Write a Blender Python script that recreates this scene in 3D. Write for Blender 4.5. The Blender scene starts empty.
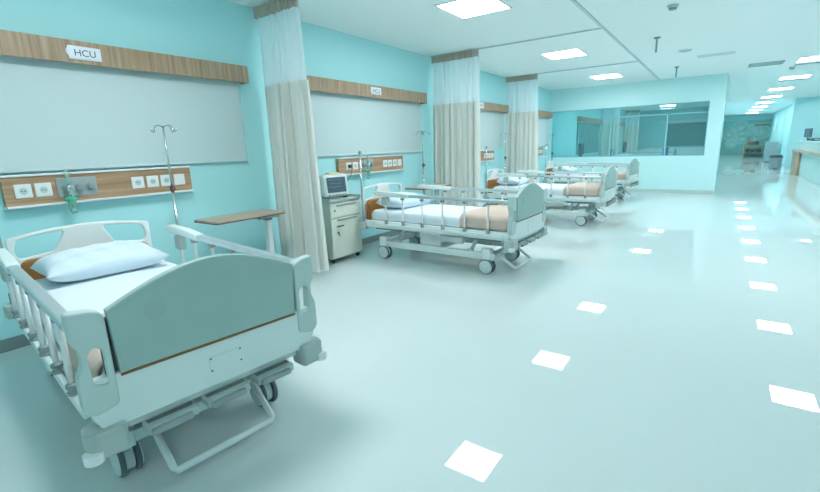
import bpy, bmesh, math, random
from mathutils import Vector, Matrix
random.seed(7)
S = bpy.context.scene
COL = S.collection
PI = math.pi

# ------------------------------------------------------------------ materials
def nt(name):
    m = bpy.data.materials.new(name); m.use_nodes = True
    n = m.node_tree.nodes; l = m.node_tree.links
    b = n['Principled BSDF']
    return m, n, l, b

def mat(name, col, rough=.5, metal=0., bump=0., bscale=60., var=0., vscale=6., spec=.5, emit=None, estr=0., stretch=None):
    m, n, l, b = nt(name)
    b.inputs['Base Color'].default_value = (*col, 1)
    b.inputs['Roughness'].default_value = rough
    b.inputs['Metallic'].default_value = metal
    b.inputs['Specular IOR Level'].default_value = spec
    tc = n.new('ShaderNodeTexCoord')
    src = tc.outputs['Object']
    if stretch:
        mp = n.new('ShaderNodeMapping'); mp.inputs['Scale'].default_value = stretch
        l.new(src, mp.inputs['Vector']); src = mp.outputs['Vector']
    if var:
        no = n.new('ShaderNodeTexNoise'); no.inputs['Scale'].default_value = vscale; no.inputs['Detail'].default_value = 5
        l.new(src, no.inputs['Vector'])
        r = n.new('ShaderNodeValToRGB')
        r.color_ramp.elements[0].position = .3; r.color_ramp.elements[1].position = .7
        r.color_ramp.elements[0].color = (*[c * (1 - var) for c in col], 1)
        r.color_ramp.elements[1].color = (*[min(1, c * (1 + var)) for c in col], 1)
        l.new(no.outputs['Fac'], r.inputs['Fac']); l.new(r.outputs['Color'], b.inputs['Base Color'])
    if bump:
        nb = n.new('ShaderNodeTexNoise'); nb.inputs['Scale'].default_value = bscale; nb.inputs['Detail'].default_value = 4
        l.new(src, nb.inputs['Vector'])
        bp = n.new('ShaderNodeBump'); bp.inputs['Strength'].default_value = bump; bp.inputs['Distance'].default_value = .01
        l.new(nb.outputs['Fac'], bp.inputs['Height']); l.new(bp.outputs['Normal'], b.inputs['Normal'])
    if emit:
        b.inputs['Emission Color'].default_value = (*emit, 1)
        b.inputs['Emission Strength'].default_value = estr
    return m

def wood(name, c1, c2, scale):
    m, n, l, b = nt(name)
    tc = n.new('ShaderNodeTexCoord'); mp = n.new('ShaderNodeMapping'); mp.inputs['Scale'].default_value = scale
    no = n.new('ShaderNodeTexNoise'); no.inputs['Scale'].default_value = 1.; no.inputs['Detail'].default_value = 6; no.inputs['Roughness'].default_value = .6
    r = n.new('ShaderNodeValToRGB')
    r.color_ramp.elements[0].position = .36; r.color_ramp.elements[1].position = .66
    r.color_ramp.elements[0].color = (*c1, 1); r.color_ramp.elements[1].color = (*c2, 1)
    l.new(tc.outputs['Object'], mp.inputs['Vector']); l.new(mp.outputs['Vector'], no.inputs['Vector'])
    l.new(no.outputs['Fac'], r.inputs['Fac']); l.new(r.outputs['Color'], b.inputs['Base Color'])
    b.inputs['Roughness'].default_value = .45
    return m

LIGHTC = (1., 1., 1.03)
ESTR = 26.0
M = {}
M['wall'] = mat('wall_paint', (.47, .86, .885), .55, bump=.03, bscale=220)
M['wall_pale'] = mat('pale_wall_paint', (.60, .90, .915), .5, bump=.03, bscale=220)
M['corridor'] = mat('corridor_paint', (.42, .76, .79), .55, bump=.03, bscale=220)
M['counter'] = mat('counter_laminate', (.55, .74, .74), .4)
M['ceiling'] = mat('ceiling_paint', (.86, .95, .955), .8, bump=.03, bscale=150)
M['baseboard'] = mat('baseboard_vinyl', (.22, .30, .30), .4)
M['valance_wood'] = wood('valance_wood', (.30, .20, .12), (.50, .37, .25), (8, 26, 1.2))
M['panel_wood'] = wood('panel_wood', (.36, .22, .12), (.56, .38, .23), (12, 1.6, 34))
M['table_wood'] = wood('table_wood', (.40, .32, .24), (.54, .45, .35), (30, 2.5, 10))
M['dark_edge'] = mat('table_edge', (.16, .07, .05), .4)
M['desk_wood'] = wood('desk_wood', (.36, .26, .17), (.50, .38, .26), (8, 8, 2))
M['blind'] = mat('roller_blind', (.58, .71, .72), .8, bump=.05, bscale=300)
M['white'] = mat('white_plastic', (.80, .86, .85), .35, var=.02, vscale=3)
M['trim_white'] = mat('white_trim', (.85, .88, .88), .35)
M['frame'] = mat('bed_frame_paint', (.72, .83, .82), .35, var=.02, vscale=4)
M['ear'] = mat('bed_corner_plastic', (.53, .66, .64), .4, var=.02, vscale=4)
M['board'] = mat('footboard_laminate', (.35, .51, .48), .42, var=.03, vscale=5)
M['board_ring'] = mat('footboard_emblem', (.335, .49, .46), .5)
M['bumper'] = mat('bumper_plastic', (.43, .52, .50), .45, var=.03)
M['under'] = mat('under_deck_steel', (.16, .20, .20), .5)
M['brown_strip'] = mat('brown_edge_strip', (.25, .11, .04), .5)
M['rubber'] = mat('black_rubber', (.03, .035, .04), .6, var=.2)
M['tyre'] = mat('caster_tyre', (.10, .14, .17), .5)
M['disc'] = mat('caster_disc', (.62, .74, .73), .4)
M['alu'] = mat('brushed_aluminium', (.56, .65, .67), .3, metal=.65, bump=.02, bscale=300)
M['steel'] = mat('chrome_steel', (.55, .62, .62), .2, metal=.9, var=.03)
M['grey'] = mat('grey_plastic', (.30, .36, .36), .45, var=.04)
M['vinyl'] = mat('mattress_vinyl', (.36, .17, .05), .45, bump=.05, bscale=90)
M['sheet'] = mat('white_sheet', (.74, .84, .89), .85, bump=.35, bscale=7)
M['pillow'] = mat('white_pillowcase', (.66, .79, .86), .85, bump=.45, bscale=9)
M['blanket'] = mat('beige_blanket', (.62, .51, .43), .9, bump=.35, bscale=14, var=.05)
M['fabric'] = mat('curtain_fabric', (.75, .78, .73), .85, bump=.05, bscale=260)
M['header'] = mat('curtain_header', (.52, .48, .41), .85)
M['paper'] = mat('paper', (.82, .88, .95), .7, bump=.2, bscale=40)
M['ink'] = mat('ink', (.10, .12, .14), .7)
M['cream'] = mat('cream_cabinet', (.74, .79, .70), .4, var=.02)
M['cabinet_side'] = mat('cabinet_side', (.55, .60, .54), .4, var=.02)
M['screen'] = mat('monitor_screen', (.10, .16, .21), .15, var=.15, vscale=20)
M['screen_line'] = mat('screen_trace', (.3, .4, .42), .3)
M['amber'] = mat('amber_lamp', (.9, .7, .35), .4)
M['green'] = mat('green_cap', (.05, .50, .30), .4)
M['red'] = mat('red_knob', (.30, .05, .05), .4)
M['gas'] = mat('gas_plate', (.40, .47, .48), .4, metal=.3)
M['vent'] = mat('vent_metal', (.36, .52, .53), .5)
M['track'] = mat('track_metal', (.58, .70, .72), .4, metal=.2)
M['hang'] = mat('dark_green_metal', (.16, .36, .34), .4)
M['mural'] = mat('mural_green', (.24, .58, .55), .6, var=.2, vscale=.8)
M['mural_pale'] = mat('mural_pale', (.50, .78, .76), .6)
M['blue'] = mat('blue_fabric', (.05, .16, .42), .8, var=.1)
M['dark'] = mat('dark_plastic', (.05, .07, .08), .4, var=.1)
M['metal_grey'] = mat('grey_cabinet_metal', (.25, .36, .38), .4, var=.04)
M['teal_blind'] = mat('teal_blind', (.14, .38, .39), .7, var=.06, vscale=4)
M['mullion'] = mat('window_frame_paint', (.26, .58, .61), .4)
M['light'] = mat('lit_diffuser', (.9, .95, .95), .5, emit=LIGHTC, estr=ESTR)

def clear(name, tint, opac, rough=.1):
    m, n, l, b = nt(name)
    n.remove(b)
    out = n['Material Output']
    t = n.new('ShaderNodeBsdfTransparent'); t.inputs['Color'].default_value = (*tint, 1)
    g = n.new('ShaderNodeBsdfGlossy'); g.inputs['Roughness'].default_value = rough; g.inputs['Color'].default_value = (.9, 1, 1, 1)
    f = n.new('ShaderNodeFresnel'); f.inputs['IOR'].default_value = 1.45
    mx = n.new('ShaderNodeMixShader')
    l.new(f.outputs[0], mx.inputs[0]); l.new(t.outputs[0], mx.inputs[1]); l.new(g.outputs[0], mx.inputs[2])
    if opac:
        d = n.new('ShaderNodeBsdfDiffuse'); d.inputs['Color'].default_value = (*tint, 1)
        m2 = n.new('ShaderNodeMixShader'); m2.inputs[0].default_value = opac
        l.new(mx.outputs[0], m2.inputs[1]); l.new(d.outputs[0], m2.inputs[2]); mx = m2
    l.new(mx.outputs[0], out.inputs['Surface'])
    return m
M['glass'] = clear('tinted_glass', (.72, .94, .95), .05, .0)
M['clear_cup'] = clear('clear_cup', (.7, .95, .85), .25)

def sheer(name):
    m, n, l, b = nt(name); n.remove(b)
    out = n['Material Output']
    t = n.new('ShaderNodeBsdfTransparent'); t.inputs['Color'].default_value = (.86, .97, 1, 1)
    d = n.new('ShaderNodeBsdfDiffuse'); d.inputs['Color'].default_value = (.86, .97, 1, 1)
    tr = n.new('ShaderNodeBsdfTranslucent'); tr.inputs['Color'].default_value = (.86, .97, 1, 1)
    a = n.new('ShaderNodeMixShader'); a.inputs[0].default_value = .35
    l.new(d.outputs[0], a.inputs[1]); l.new(tr.outputs[0], a.inputs[2])
    x = n.new('ShaderNodeMixShader'); x.inputs[0].default_value = .92
    l.new(t.outputs[0], x.inputs[1]); l.new(a.outputs[0], x.inputs[2])
    l.new(x.outputs[0], out.inputs['Surface'])
    return m
M['sheer'] = sheer('sheer_mesh')

def floor_mat():
    m, n, l, b = nt('polished_floor')
    tc = n.new('ShaderNodeTexCoord')
    br = n.new('ShaderNodeTexBrick')
    br.offset = 0; br.inputs['Scale'].default_value = 1.; br.inputs['Brick Width'].default_value = .8; br.inputs['Row Height'].default_value = .8
    br.inputs['Mortar Size'].default_value = .0016; br.inputs['Mortar Smooth'].default_value = .3
    br.inputs['Color1'].default_value = (.665, .77, .765, 1); br.inputs['Color2'].default_value = (.67, .775, .77, 1)
    br.inputs['Mortar'].default_value = (.655, .757, .752, 1)
    l.new(tc.outputs['Object'], br.inputs['Vector'])
    l.new(br.outputs['Color'], b.inputs['Base Color'])
    no = n.new('ShaderNodeTexNoise'); no.inputs['Scale'].default_value = 1.3; no.inputs['Detail'].default_value = 3
    l.new(tc.outputs['Object'], no.inputs['Vector'])
    mr = n.new('ShaderNodeMapRange'); mr.inputs['To Min'].default_value = .006; mr.inputs['To Max'].default_value = .018
    l.new(no.outputs['Fac'], mr.inputs['Value']); l.new(mr.outputs['Result'], b.inputs['Roughness'])
    b.inputs['IOR'].default_value = 1.5
    b.inputs['Specular IOR Level'].default_value = .5
    return m
M['floor'] = floor_mat()

# ------------------------------------------------------------------ mesh helpers
class MB:
    def __init__(s): s.bm = bmesh.new(); s.mats = []
    def mi(s, m):
        if m is None: return 0
        if m not in s.mats: s.mats.append(m)
        return s.mats.index(m)
    def add(s, bm, smooth=False, m=None):
        k = s.mi(m)
        for f in bm.faces:
            f.smooth = smooth; f.material_index = k
        me = bpy.data.meshes.new('t'); bm.to_mesh(me); bm.free()
        s.bm.from_mesh(me); bpy.data.meshes.remove(me); return s
    def box(s, a, b, bev=0., seg=2, rot=None, m=None):
        bm = bmesh.new()
        c = [(a[i] + b[i]) / 2 for i in range(3)]; d = [abs(b[i] - a[i]) for i in range(3)]
        bmesh.ops.create_cube(bm, size=1)
        for v in bm.verts: v.co = Vector((v.co.x * d[0], v.co.y * d[1], v.co.z * d[2]))
        if bev: bmesh.ops.bevel(bm, geom=bm.edges[:], offset=min(bev, min(d) * .49), segments=seg, profile=.5, affect='EDGES')
        if rot is not None:
            for v in bm.verts: v.co = rot @ v.co
        for v in bm.verts: v.co += Vector(c)
        return s.add(bm, False, m)
    def tube(s, pts, r, seg=10, closed=False, m=None):
        pts = [Vector(p) for p in pts]; bm = bmesh.new(); rings = []; n = len(pts)
        rr = r if isinstance(r, (list, tuple)) else [r] * n
        prev = None
        for i, p in enumerate(pts):
            if closed: t = pts[(i + 1) % n] - pts[i - 1]
            else: t = (pts[min(i + 1, n - 1)] - pts[max(i - 1, 0)])
            t.normalize()
            if prev is None:
                a = t.orthogonal().normalized()
            else:
                a = (prev - t * prev.dot(t)).normalized()
            prev = a; bb = t.cross(a)
            rings.append([bm.verts.new(p + (a * math.cos(2 * PI * k / seg) + bb * math.sin(2 * PI * k / seg)) * rr[i]) for k in range(seg)])
        for i in range(n if closed else n - 1):
            A, B = rings[i], rings[(i + 1) % n]
            for k in range(seg): bm.faces.new((A[k], A[(k + 1) % seg], B[(k + 1) % seg], B[k]))
        if not closed:
            bm.faces.new(rings[0][::-1]); bm.faces.new(rings[-1])
        bmesh.ops.recalc_face_normals(bm, faces=bm.faces[:])
        return s.add(bm, True, m)
    def lathe(s, prof, c=(0, 0, 0), axis='z', seg=20, m=None):
        bm = bmesh.new(); rings = []
        for r, h in prof:
            ring = []
            for k in range(seg):
                a = 2 * PI * k / seg; x, y = r * math.cos(a), r * math.sin(a)
                p = {'z': (x, y, h), 'y': (x, h, y), 'x': (h, x, y)}[axis]
                ring.append(bm.verts.new(Vector(p) + Vector(c)))
            rings.append(ring)
        for A, B in zip(rings, rings[1:]):
            for k in range(seg): bm.faces.new((A[k], A[(k + 1) % seg], B[(k + 1) % seg], B[k]))
        bm.faces.new(rings[0][::-1]); bm.faces.new(rings[-1])
        bmesh.ops.recalc_face_normals(bm, faces=bm.faces[:])
        s.add(bm, False, m)
        return s
    def grid(s, fn, nu, nv, m=None, closeu=False):
        bm = bmesh.new()
        V = [[bm.verts.new(fn(i / nu, j / nv)) for j in range(nv + 1)] for i in range(nu + 1)]
        for i in range(nu):
            for j in range(nv): bm.faces.new((V[i][j], V[i + 1][j], V[i + 1][j + 1], V[i][j + 1]))
        return s.add(bm, True, m)
    def prism(s, outer, holes, plane, lo, hi, bev=.0, m=None):
        """polygon outline (with holes) in plane 'yz','xz' or 'xy', extruded from lo to hi along the remaining axis"""
        cu = bpy.data.curves.new('t', 'CURVE'); cu.dimensions = '2D'; cu.fill_mode = 'BOTH'
        for poly in [outer] + list(holes):
            sp = cu.splines.new('POLY'); sp.points.add(len(poly) - 1); sp.use_cyclic_u = True
            for q, p in zip(sp.points, poly): q.co = (p[0], p[1], 0, 1)
        cu.extrude = (hi - lo) / 2 - bev; cu.bevel_depth = bev; cu.bevel_resolution = 1; cu.offset = -bev
        ob = bpy.data.objects.new('t', cu); COL.objects.link(ob)
        dg = bpy.context.evaluated_depsgraph_get()
        me = bpy.data.meshes.new_from_object(ob.evaluated_get(dg))
        bpy.data.objects.remove(ob); bpy.data.curves.remove(cu)
        bm = bmesh.new(); bm.from_mesh(me); bpy.data.meshes.remove(me)
        bmesh.ops.remove_doubles(bm, verts=bm.verts[:], dist=1e-5)
        mid = (lo + hi) / 2
        for v in bm.verts:
            x, y, z = v.co
            v.co = {'yz': (mid + z, x, y), 'xz': (x, mid + z, y), 'xy': (x, y, mid + z)}[plane]
        bmesh.ops.recalc_face_normals(bm, faces=bm.faces[:])
        return s.add(bm, False, m)
    def build(s, name, material, parent=None, auto=True):
        me = bpy.data.meshes.new(name); s.bm.to_mesh(me); s.bm.free()
        o = bpy.data.objects.new(name, me); COL.objects.link(o)
        mats = s.mats if s.mats else []
        if not mats: me.materials.append(M[material])
        else:
            for k in mats: me.materials.append(M[k or material])
        if parent: o.parent = parent
        return o

def rnd(poly, r, seg=5):
    out = []; n = len(poly)
    for i in range(n):
        p = Vector(poly[i]).to_2d() if len(poly[i]) == 2 else Vector(poly[i])
        a, c = Vector(poly[i - 1]), Vector(poly[(i + 1) % n])
        rr = r[i] if isinstance(r, (list, tuple)) else r
        if rr <= 0: out.append(tuple(p)); continue
        d1, d2 = (a - p), (c - p); l = min(rr, d1.length * .49, d2.length * .49)
        q1, q2 = p + d1.normalized() * l, p + d2.normalized() * l
        for k in range(seg + 1):
            t = k / seg; out.append(tuple(q1 * (1 - t) ** 2 + p * 2 * t * (1 - t) + q2 * t * t))
    return out

def tag(o, label, cat, group=None, kind=None):
    o['label'] = label; o['category'] = cat
    if group: o['group'] = group
    if kind: o['kind'] = kind
    return o
def empty(name, loc, rz=0.):
    o = bpy.data.objects.new(name, None); COL.objects.link(o)
    o.location = loc; o.rotation_euler = (0, 0, rz); o.empty_display_size = .1
    return o
def struct(o): o['kind'] = 'structure'; return o
def kids(o): return [c for c in bpy.data.objects if c.parent == o]
def copy_tree(o, parent=None):
    c = o.copy(); COL.objects.link(c)
    if parent: c.parent = parent
    for ch in kids(o): copy_tree(ch, c)
    return c
def text_mesh(txt, size, m, name, parent, mtx, extrude=.0006):
    cu = bpy.data.curves.new('t', 'FONT'); cu.body = txt; cu.size = size; cu.align_x = 'CENTER'; cu.align_y = 'CENTER'; cu.extrude = extrude
    ob = bpy.data.objects.new('t', cu); COL.objects.link(ob)
    me = bpy.data.meshes.new_from_object(ob.evaluated_get(bpy.context.evaluated_depsgraph_get()))
    bpy.data.objects.remove(ob); bpy.data.curves.remove(cu)
    me.transform(mtx); me.name = name; me.materials.clear(); me.materials.append(M[m])
    o = bpy.data.objects.new(name, me); COL.objects.link(o)
    if parent: o.parent = parent
    return o
# matrix putting local text (x right, y up) on a wall facing +x (text right = +y)
def on_left_wall(x, y, z): return Matrix(((0, 0, 1, x), (1, 0, 0, y), (0, 1, 0, z), (0, 0, 0, 1)))

# ------------------------------------------------------------------ camera
f_px, yaw, pitch, roll = 435.64, .615547, -.221763, -.032323
c_, s_ = math.cos(yaw), math.sin(yaw)
fw = Vector((-s_ * math.cos(pitch), c_ * math.cos(pitch), math.sin(pitch)))
rt = Vector((c_, s_, 0)); up = rt.cross(fw)
Rv = math.cos(roll) * rt + math.sin(roll) * up; Uv = -math.sin(roll) * rt + math.cos(roll) * up
cam = bpy.data.cameras.new('camera'); cam.sensor_fit = 'HORIZONTAL'; cam.sensor_width = 36; cam.lens = f_px * 36 / 820
cam.clip_start = .05; cam.clip_end = 200
co = bpy.data.objects.new('camera', cam); COL.objects.link(co)
co.matrix_world = Matrix(((Rv.x, Uv.x, -fw.x, 4.3798), (Rv.y, Uv.y, -fw.y, 0), (Rv.z, Uv.z, -fw.z, 1.44), (0, 0, 0, 1)))
S.camera = co

# ------------------------------------------------------------------ room shell
H = 2.994
YP0, YP1 = 13.9, 14.06          # glazed partition
XP = 4.336
XR = 10.2; YF = 41.2; YB = -3.2
struct(MB().box((-.2, YB - .2, -.2), (XR + .2, YF + .2, 0)).build('floor', 'floor'))
struct(MB().box((-.2, YB - .2, H), (XR + .2, YF + .2, H + .2)).build('ceiling', 'ceiling'))
struct(MB().box((-.2, YB - .2, 0), (0, 28.2, H)).build('wall_left', 'wall'))
struct(MB().box((-.2, YB - .2, 0), (XR + .2, YB, H)).build('wall_back', 'wall_pale'))
WX0, WX1, WZ0, WZ1 = .03, 4.03, 1.0, 2.37
w = MB()
w.box((0, YP0, 0), (XP, YP1, WZ0)); w.box((0, YP0, WZ1), (XP, YP1, H)); w.box((0, YP0, WZ0), (WX0, YP1, WZ1)); w.box((WX1, YP0, WZ0), (XP, YP1, WZ1))
struct(w.build('wall_middle', 'wall_pale'))
struct(MB().box((XP - .14, YP1, 0), (XP, YF, H)).build('wall_inner', 'corridor'))
struct(MB().box((0, 28.0, 0), (XP - .14, 28.2, H)).build('wall_end', 'wall'))
struct(MB().box((XP - .14, YF, 0), (XR + .2, YF + .2, H)).build('wall_far', 'corridor'))
w = MB(); w.box((7.12, 26.3, 0), (7.4, YF, H)); w.box((6.78, 25.6, 0), (7.4, 26.3, H)); w.box((7.4, 25.6, 0), (XR, 25.8, H))
struct(w.build('wall_corridor', 'corridor'))
struct(MB().box((XR, YB - .2, 0), (XR + .2, 25.8, H)).build('wall_right', 'corridor'))
struct(MB().box((0.0, YB, 0), (.012, YP0, .10)).build('baseboard_left', 'baseboard'))
struct(MB().box((.012, YP0 - .012, 0), (XP + .012, YP0, .10)).build('baseboard_middle', 'ear'))
# window in the partition
win = struct(empty('window_1', (0, YP0, 0)))
fm = MB()
for x in (1.80, 3.12): fm.box((x - .02, .05, WZ0), (x + .02, .10, 2.10))
fm.box((1.80, .05, 2.08), (WX1, .10, 2.11))
fm.box((WX0, .03, WZ0), (WX1, .12, WZ0 + .02)); fm.box((WX0, .03, WZ1 - .02), (WX1, .12, WZ1))
fm.box((WX1 - .02, .03, WZ0), (WX1, .12, WZ1))
fo = fm.build('window_frame', 'mullion', win)
MB().box((WX0, .072, WZ0 + .02), (WX1 - .02, .078, WZ1 - .02)).build('glass_pane', 'glass', win)

# ------------------------------------------------------------------ ceiling things
def ceiling_light(x, y, label, group, w_=.60, l_=.62):
    r = empty('ceiling_light', (x, y, H)); tag(r, label, 'ceiling light', group)
    f = MB(); a, b, t = w_ / 2, l_ / 2, .022
    f.box((-a - t, -b - t, -.014), (-a, b + t, -.001)); f.box((a, -b - t, -.014), (a + t, b + t, -.001))
    f.box((-a, -b - t, -.014), (a, -b, -.001)); f.box((-a, b, -.014), (a, b + t, -.001))
    f.build('frame', 'trim_white', r)
    MB().box((-a, -b, -.012), (a, b, -.002)).build('diffuser', 'light', r)
    return r
GA = 'recessed ceiling lights over the beds'; GB = 'recessed ceiling lights along the corridor'
la = ['square lit ceiling panel nearest the camera, cut by the top edge of the photo',
      'second lit ceiling panel over the bed row, beyond the first curtain track crossing',
      'lit ceiling panel over the farthest bed, last before the glass partition']
lb = ['second lit panel of the corridor row, hidden from the left of the photo', 'nearest lit corridor ceiling panel in view, at the right edge of the photo',
      'second lit corridor ceiling panel, just beyond the right edge panel', 'third lit corridor ceiling panel counted from the camera',
      'fourth lit corridor ceiling panel counted from the camera', 'fifth lit corridor ceiling panel counted from the camera',
      'sixth lit corridor ceiling panel counted from the camera', 'seventh lit corridor ceiling panel counted from the camera',
      'eighth lit corridor ceiling panel, just before the green mural wall', 'last lit corridor ceiling panel right against the green mural wall']
for i in range(3): ceiling_light(1.905, 4.915 + 3.56 * i, la[i], GA)
ceiling_light(1.905, 1.355, 'ceiling panel above the nearest bed, just outside the top of the photo', GA)
for i in (-3, -1, 0, 1, 2, 3, 4, 5, 6, 7, 8):  # the unseen panel behind the camera is added to brighten the nearest footboard
    lab = lb[i] if i >= 1 else ['corridor ceiling panel whose floor reflection is the lowest at right', 'corridor ceiling panel right of the camera, outside the frame', 'corridor ceiling panel beside the first bed, outside the frame', 'added unseen corridor ceiling panel behind the camera, brightening the nearest footboard'][-i]
    ceiling_light(5.833, 9.248 + 3.567 * i, lab, GB)
for y, lab in ((16.0, 'ceiling panel just behind the glass partition in the next ward'), (19.6, 'middle lit ceiling panel of the next ward behind the glass'), (24.5, 'lit ceiling panel showing through the top of the partition window')):
    ceiling_light(2.13, y, lab, 'ceiling lights of the next ward')
ceiling_light(7.75, 24.6, 'narrow lit ceiling panel above the far end of the nurse counter', None, .3, .3)

# curtain tracks
tr = MB()
TX = 2.86
for (a, b) in (((TX - .018, YB + .02), (TX + .018, YP0 - .002)),):
    tr.box((a[0], a[1], H - .02), (b[0], b[1], H - .001))
tag(tr.build('curtain_track', 'track'), 'long ceiling curtain track running the length of the bed row', 'curtain track', 'ceiling curtain tracks')
CY = [3.35, 6.98, 10.3]
for y, lab in zip(CY, ['ceiling track crossing out from the nearest privacy curtain', 'ceiling track crossing out from the middle privacy curtain', 'ceiling track crossing out from the farthest privacy curtain']):
    tag(MB().box((.01, y - .014, H - .02), (TX - .02, y + .014, H - .001)).build('curtain_track', 'track'), lab, 'curtain track', 'ceiling curtain tracks')
# hanging brackets, detector, speaker, panels, vents
for x, y, lab in ((3.39, 8.24, 'small dark hanging rod on the ceiling, nearer of two'), (3.40, 11.76, 'small dark hanging rod on the ceiling just before the glass partition')):
    r = empty('ceiling_bracket', (x, y, H)); tag(r, lab, 'ceiling bracket', 'hanging rods on the ceiling')
    MB().lathe([(.045, -.001), (.045, -.018), (.012, -.022)]).build('flange', 'hang', r)
    MB().tube([(0, 0, -.02), (0, 0, -.22)], .014).build('rod', 'hang', r)
r = empty('smoke_detector', (3.74, 6.48, H)); tag(r, 'small round smoke detector on the ceiling near the top of the photo', 'smoke detector')
MB().lathe([(.06, -.001), (.06, -.02), (.05, -.03)]).build('base', 'ear', r); MB().lathe([(.045, -.03), (.04, -.05), (.02, -.055)]).build('sensor_head', 'grey', r)
r = empty('ceiling_speaker', (3.67, 9.79, H)); tag(r, 'flat round speaker grille set into the ceiling', 'ceiling speaker')
MB().lathe([(.11, -.001), (.11, -.008), (.09, -.012)]).build('rim', 'track', r); MB().lathe([(.088, -.012), (.085, -.015)]).build('grille', 'vent', r)
r = empty('smoke_detector', (5.55, 14.0, H)); tag(r, 'small smoke detector between the two nearest corridor ceiling panels', 'smoke detector')
MB().lathe([(.06, -.001), (.06, -.02), (.05, -.03)]).build('base', 'ear', r); MB().lathe([(.045, -.03), (.04, -.05), (.02, -.055)]).build('sensor_head', 'grey', r)
p = MB(); a, b, t = .3, .16, .006
p.box((-a, -b, -.004), (a, -b + t, -.001)); p.box((-a, b - t, -.004), (a, b, -.001)); p.box((-a, -b, -.004), (-a + t, b, -.001)); p.box((a - t, -b, -.004), (a, b, -.001))
p.box((-a + t, -b + t, -.003), (a - t, b - t, -.001), m='ceiling')
o = p.build('access_panel', 'track'); o.data.materials[0] = M['track']; o.location = (4.12, 10.7, H); tag(o, 'flush access panel outlined on the ceiling beside the corridor', 'access panel')
def vent(x, y, w_, d_, lab, n=5):
    r = empty('ceiling_vent', (x, y, H)); tag(r, lab, 'air vent', 'ceiling air vents')
    f = MB(); t = .015
    f.box((-w_ / 2, -d_ / 2, -.01), (w_ / 2, -d_ / 2 + t, -.001)); f.box((-w_ / 2, d_ / 2 - t, -.01), (w_ / 2, d_ / 2, -.001))
    f.box((-w_ / 2, -d_ / 2 + t, -.01), (-w_ / 2 + t, d_ / 2 - t, -.001)); f.box((w_ / 2 - t, -d_ / 2 + t, -.01), (w_ / 2, d_ / 2 - t, -.001))
    f.build('frame', 'vent', r)
    s = MB()
    for k in range(n):
        yy = -d_ / 2 + t + (d_ - 2 * t) * (k + .5) / n
        s.box((-w_ / 2 + t, yy - .012, -.008), (w_ / 2 - t, yy + .006, -.002))
    s.build('slats', 'vent', r)
vent(5.0, 12.9, .62, .55, 'dark slatted air vent on the ceiling left of the corridor lights')
vent(5.85, 13.6, .6, .12, 'narrow slot vent behind the nearest corridor ceiling panel', 2)
vent(5.85, 17.2, .6, .12, 'narrow slot vent behind the second corridor ceiling panel', 2)

# ------------------------------------------------------------------ pelmets, blinds, signs
def valance(y0, y1, lab, x1=.13):
    r = empty('wooden_valance', (0, (y0 + y1) / 2, 2.175)); tag(r, lab, 'valance', 'wooden window valances')
    h = (y1 - y0) / 2
    b = MB(); b.box((x1 - .02, -h, 0), (x1, h, .17), .002); b.box((0.001, -h, 0.0), (x1 - .02, -h + .02, .17)); b.box((.001, h - .02, 0), (x1 - .02, h, .17)); b.box((.001, -h + .02, .15), (x1 - .02, h - .02, .17))
    b.build('fascia', 'valance_wood', r)
    return r
valance(.15, 3.10, 'brown wood valance above the nearest bed with a paper taped on it')
valance(3.70, 6.66, 'brown wood valance over the second bed, between the two nearest curtains')
valance(7.32, 10.28, 'brown wood valance over the third bed, between middle and far curtains')
valance(10.92, 13.66, 'brown wood valance over the farthest bed, ending before the glass partition')
valance(16.9, 20.5, 'brown wood valance seen through the left of the partition window')
valance(21.0, 25.8, 'more distant brown wood valance seen through the partition window')
def blind(y0, y1, z0, lab, cord=True):
    r = empty('roller_blind', (0.002, (y0 + y1) / 2, z0)); tag(r, lab, 'window blind', 'roller blinds on the left wall')
    h = (y1 - y0) / 2
    MB().box((.028, -h, .02), (.031, h, 2.28 - z0)).build('fabric', 'blind', r)
    MB().box((.018, -h, 0), (.042, h, .025), .004).build('bottom_bar', 'blind', r)
    MB().tube([(.03, -h + .01, 2.30 - z0), (.03, h - .01, 2.30 - z0)], .022).build('roller', 'white', r)
    if cord:
        MB().tube([(.05, h + .022, 2.27 - z0), (.05, h + .022, .35), (.05, h + .02, .0), (.055, h + .014, -.03), (.06, h + .008, 0), (.06, h + .008, 2.27 - z0)], .0018, 6).build('cord', 'white', r)
blind(.22, 3.03, 1.352, 'wide white roller blind pulled down behind the nearest bed')
blind(3.78, 6.58, 1.36, 'white roller blind pulled down behind the second bed')
blind(7.40, 10.20, 1.36, 'white roller blind pulled down behind the third bed')
blind(21.1, 25.7, 1.2, 'pale roller blind in the next ward seen through the partition window', False)
blind(11.0, 13.58, 1.36, 'white roller blind pulled down behind the farthest bed')
def paper(y, z, w_, h_, lab, txt=True, rot=0.):
    r = empty('paper_sign', (.1312, y, z)); tag(r, lab, 'paper sign', 'ward signs on the valances'); r.rotation_euler = (rot, 0, 0)
    def fn(a, b):
        jag = .010 * math.sin(b * 7 + 1) if a == 0 else 0
        return Vector((.0012 + .0015 * (1 + math.sin(a * 8 + b * 3)), -w_ / 2 + w_ * a + jag, -h_ / 2 + h_ * b))
    MB().grid(fn, 12, 5).build('sheet', 'paper', r).modifiers.new('s', 'SOLIDIFY').thickness = .0008
    if txt: text_mesh('HCU', h_ * .72, 'ink', 'lettering', r, on_left_wall(.006, .004, -.003))
    return r
paper(1.59, 2.255, .235, .10, 'crumpled white paper lettered HCU taped to the nearest wood valance', rot=.0)
paper(5.27, 2.268, .24, .10, 'small white paper lettered HCU on the valance above the second bed')
paper(8.78, 2.27, .26, .12, 'plain looking white paper at the near end of the third valance')

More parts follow.
